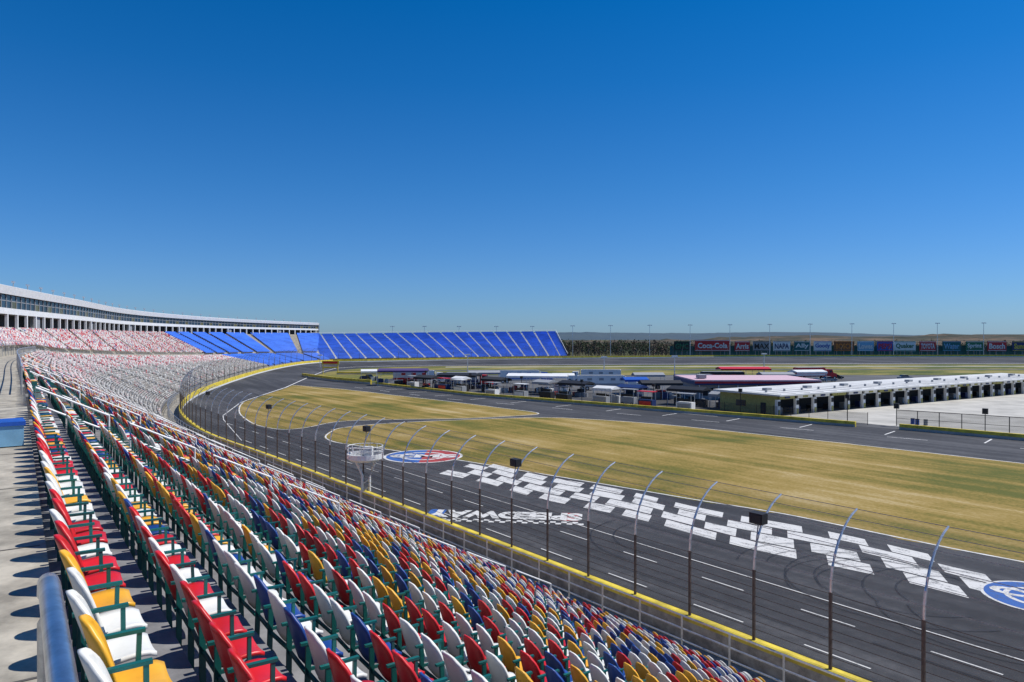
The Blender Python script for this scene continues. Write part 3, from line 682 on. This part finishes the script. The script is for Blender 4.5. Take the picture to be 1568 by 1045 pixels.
for i,(s_,off) in enumerate(((52,-3),(60,-4),(73,-3),(82,-4),(93,-3.5),(101,-4),(38,-3.5),(66,-6),(87,-6.5),(30,-4),(16,-3))):
    p=pw(s_,off); pitbox(p[0],p[1],wa,[M_white,M_grey,M_black,M_grey,M_navy][i%5],[M_grey,M_white,M_black,M_grey,M_red][i%5])
def car(x,y,rz,m):
    g=MB(); c,s=math.cos(rz),math.sin(rz); W=lambda a,b,z:(x+a*c-b*s,y+a*s+b*c,z)
    pr=[(-2.2,.3),(2.2,.3),(2.25,.75),(1.3,.95),(-1.9,1.0),(-2.25,.8)]; gr=[(1.1,.95),(.4,1.45),(-1.1,1.5),(-1.8,.98)]
    for P_,hw,mm in((pr,.9,m),(gr,.75,M_glass)):
        g.poly([W(a,-hw,z) for a,z in P_],mm); g.poly([W(a,hw,z) for a,z in P_[::-1]],mm)
        for i in range(len(P_)):
            a,b=P_[i],P_[(i+1)%len(P_)]; g.poly([W(a[0],-hw,a[1]),W(a[0],hw,a[1]),W(b[0],hw,b[1]),W(b[0],-hw,b[1])],mm)
    g.box(W(-.35,0,1.5),(1.4,1.4,.05),m,rz)
    for a in(-1.4,1.4):
        for b in(-.82,.82): wheel(g,*W(a,b,0)[:2],.33,.33,.22,rz)
    return g.obj('parked_car')
for x,y,r,m in((106,235,0,M_black),(98,222,.1,M_grey),(30,200,.4,M_white),(84,206,0,M_red),(150,190,.5,M_white),(-46,232,-.9,M_black),(66,216,.2,M_white),(18,206,1,M_navy),(127,232,.1,M_grey)): car(x,y,r,m)
g=MB(); x,y=-70,266
for dx in(0,5.5): g.tube([(x+dx,y,0),(x+dx,y,5)],.18,M_yel,6)
g.box((x+2.75,y,4.2),(6.4,.3,1.3),M_yel); g.box((x+2.75,y-.18,4.2),(5.4,.06,.8),M_red); g.box((x+2.75,y,2.4),(5.6,.25,.5),M_yel)
g.obj('pit_exit_sign')
g=MB(); fa=np.array([60,112.0]);fb=np.array([112,65.0]); n=24
for i in range(n+1):
    q=fa*(1-i/n)+fb*i/n; g.tube([(*q,0),(*q,2.5)],.06,M_black,5)
    if i%4==0:
        g.box((*q,3.1),(.7,.5,.8),M_black,wa); g.tube([(*q,2.5),(*q,3.1)],.05,M_black,5)
g.poly([(*fa,.1),(*fb,.1),(*fb,2.5),(*fa,2.5)],M_mesh2); g.tube([(*fa,2.5),(*fb,2.5)],.05,M_black,5); g.tube([(*fa,1.2),(*fb,1.2)],.03,M_black,5)
g.obj('pit_fence')
g=MB(); fa=np.array([-30,203.0]);fb=np.array([56,113.0]); n=40
for i in range(n+1):
    q=fa*(1-i/n)+fb*i/n; g.tube([(*q,0),(*q,2.0)],.05,M_black,4)
    if i%6==3: g.tube([(*q,0),(*q,4.2)],.07,M_black,5); g.box((*q,4.3),(.6,.4,.6),M_black,wa)
g.poly([(*fa,.1),(*fb,.1),(*fb,1.9),(*fa,1.9)],M_mesh2); g.obj('pit_fence')
for i,(u,v) in enumerate(((1398,650),(1405,651),(1418,652))):
    x,y=ip(u,v); g=MB(); g.cyl((x,y,.45),.3,.9,[M_blue,M_blue,M_grey][i],14); g.cyl((x,y,.92),.32,.05,M_dark,14); g.cyl((x,y,.55),.31,.05,M_dark,14); g.obj('barrel')
# ------------------------------------------------------------------ light poles
def lamp(x,y,h,w=2.6):
    g=MB(); g.tube([(x,y,0),(x,y,h)],.22,M_steel,6,.12); g.box((x,y,h),(w,.3,.25),M_steel)
    for i in(-1,0,1): g.box((x+i*w*.4,y-.25,h-.25),(.6,.4,.35),M_white)
    g.obj('light_pole')
for u in (601,650,703,760,815): lamp((u-784)*.418,460,20.3)
for i,u in enumerate((877,935,995,1057,1118,1179,1241,1305,1369,1436,1507)): lamp((u-784)*.405,446,20.5+i*.18)
for u,v in((716,575),(925,583),(1033,580),(490,565),(1170,572)):
    x,y=ip(u,v); lamp(x,y,7.5 if v>570 else 6,1.8)
# ------------------------------------------------------------------ billboards
bb=[(1032,1056,M_black,M_green,'GMC'),(1064,1118,M_red,M_white,'Coca-Cola'),(1125,1148,M_red,M_white,'Arris'),(1153,1180,M_grey,M_black,'MAX'),(1184,1210,M_white,M_navy,'NAPA'),(1216,1240,M_teal,M_white,'Ally'),(1246,1273,M_white,M_blue,'Goody'),(1277,1308,M_brown,M_orange,'BOSCH'),(1313,1338,M_lblue,M_white,'Lowes'),(1343,1367,M_blue,M_red,'PEPSI'),(1369,1402,M_white,M_green,'Quaker'),(1408,1433,M_red,M_white,'TOYOTA'),(1443,1471,M_teal,M_lblue,'Water'),(1479,1505,M_green,M_white,'Sprint'),(1512,1541,M_red,M_white,'Bosch'),(1550,1582,M_navy,M_yel,'Sunoco')]
Yb=452
for u0,u1,m1,m2,tx in bb:
    E=bpy.data.objects.new('billboard',None); COL.objects.link(E)
    xa,xb=(u0-784)*Yb/1100,(u1-784)*Yb/1100; xm=(xa+xb)/2; w=xb-xa; z0,z1=4.6,(11.6 if u0==1064 else 10.8)
    g=MB(); g.box((xm,Yb,(z0+z1)/2),(w,.4,z1-z0),m1); g.box((xm,Yb-.22,z1-.4),(w-.5,.05,.3),m2); g.box((xm,Yb-.22,z0+.4),(w-.5,.05,.3),m2); g.obj('panel',parent=E)
    g=MB()
    for f in(.15,.5,.85): g.box((xa+w*f,Yb+.4,z1/2),(.35,.35,z1),M_grey)
    g.obj('posts',parent=E)
    text(tx,3.4,(xm,Yb-.26,(z0+z1)/2),(1,0,0),(0,0,1),m2,'lettering',parent=E,bold=.03,width=w*.84)
g=MB(); g.box((235,455,4.6),(270,.3,6.4),M_teal)
for i in range(46): g.box((102+i*6,454.75,4.6),(.2,.2,6.6),M_grey)
g.obj('backstretch_fence')
# ------------------------------------------------------------------ hills and trees
M_hill=ground_mat('hill_woodland',[(.40,(.025,.032,.018)),(.5,(.055,.052,.032)),(.58,(.16,.105,.065))],patch=.02,fine=.12,streak=(.01,.01,1),bump=0)
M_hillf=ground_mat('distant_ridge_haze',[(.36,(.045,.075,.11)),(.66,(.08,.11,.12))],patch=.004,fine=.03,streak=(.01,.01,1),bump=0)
def ridge(name,Y,depth,x0,x1,hf,m,nx=260):
    g=MB(); R=[]
    for r,(dy,k) in enumerate(((0,0),(depth*.3,.55),(depth*.6,.9),(depth,1.0))):
        row=[]
        for i in range(nx+1):
            x=x0+(x1-x0)*i/nx; h=hf(x)*k + k*(mn.noise(Vector((x*.02,r*3.1,Y)))*3+mn.noise(Vector((x*.09,r,Y)))*1.6)
            row.append((x,Y+dy,max(-.1,h)))
        R.append(row)
    for a,b in zip(R,R[1:]): g.strip(a,b,m)
    return g.obj(name,smooth=False)
ridge('hill',760,300,-300,1100,lambda x:7.5+7.5*min(1,max(0,(x-180)/250))+1.5*math.sin(x*.021),M_hill)
ridge('distant_ridge',2600,900,-1800,3600,lambda x:22+10*math.sin(x*.0016+.2)+4*math.sin(x*.006),M_hillf)
M_leafD=mat('pine_foliage',(.03,.05,.018),.9,var=.5,scale=.05); M_leafB=mat('bare_twig_foliage',(.09,.065,.045),.9,var=.4,scale=.05); M_leafG=mat('spring_foliage',(.06,.075,.025),.9,var=.4,scale=.05)
M_bark=mat('bark',(.08,.06,.045),.9)
g=MB(); R=random.Random(3)
for i in range(900):
    x=R.uniform(-20,520) if R.random()<.6 else R.uniform(20,125); y=R.uniform(475,700); h=R.uniform(6,11.8); w=h*R.uniform(.25,.42)
    mm=R.choices([M_leafD,M_leafB,M_leafG],[.45,.4,.15])[0]
    g.tube([(x,y,0),(x+R.uniform(-.3,.3),y,h*.8)],.25,M_bark,4,.08)
    for k in range(54):
        th=R.uniform(0,6.28);ph=R.uniform(-1,1);rr=R.random()**.4; tz=h*.56+ph*h*.44*rr; q=math.sqrt(max(0,1-ph*ph))*w*rr*(1.2-tz/h*.7)
        px,py=x+q*math.cos(th),y+q*math.sin(th); sz=R.uniform(.45,1.0)
        v=[(px+R.uniform(-sz,sz),py+R.uniform(-sz,sz),tz+R.uniform(-sz,sz)) for _ in range(3)]
        g.poly(v,mm)
g.obj('distant_tree_line')
# ------------------------------------------------------------------ light, sky, camera
el=math.radians(54); sv=Vector((.985*math.cos(el),.17*math.cos(el),math.sin(el)))
az=math.atan2(sv.x,sv.y)
w=bpy.data.worlds.new('World'); sc.world=w; w.use_nodes=True; N,L=w.node_tree.nodes,w.node_tree.links
sk=N.new('ShaderNodeTexSky'); sk.sky_type='NISHITA'; sk.sun_disc=False; sk.sun_elevation=el; sk.sun_rotation=az; sk.air_density=1.0; sk.dust_density=.3; sk.ozone_density=4.0; sk.altitude=300
tc=N.new('ShaderNodeTexCoord'); sx=N.new('ShaderNodeSeparateXYZ'); L.new(tc.outputs['Generated'],sx.inputs[0])
r=N.new('ShaderNodeValToRGB'); el_=r.color_ramp.elements
el_[0].position=0; el_[0].color=(.36,.56,.92,1); el_[1].position=.45; el_[1].color=(.0,.50,.93,1)
for p_,c_ in ((.08,(.31,.56,.92)),(.2,(.18,.55,.92)),(.33,(.06,.52,.93))):
    x_=el_.new(p_); x_.color=(*c_,1)
L.new(sx.outputs['Z'],r.inputs['Fac'])
mx=N.new('ShaderNodeMixRGB'); mx.blend_type='MULTIPLY'; mx.inputs[0].default_value=1.0
L.new(sk.outputs[0],mx.inputs[1]); L.new(r.outputs['Color'],mx.inputs[2])
L.new(mx.outputs[0],N['Background'].inputs['Color']); N['Background'].inputs['Strength'].default_value=.115
ld=bpy.data.lights.new('sun','SUN'); ld.energy=4.9; ld.angle=math.radians(.5); ld.color=(1,.955,.89)
lo=bpy.data.objects.new('sun',ld); lo.rotation_euler=sv.to_track_quat('Z','Y').to_euler(); COL.objects.link(lo)
cd=bpy.data.cameras.new('camera'); cd.lens=36*1100/1568; cd.clip_end=12000; cd.clip_start=.05
co=bpy.data.objects.new('camera',cd); co.location=(0,0,H); co.rotation_euler=(math.radians(90-.39),0,0); COL.objects.link(co); sc.camera=co
sc.view_settings.view_transform='Standard'; sc.view_settings.look='None'; sc.view_settings.exposure=0
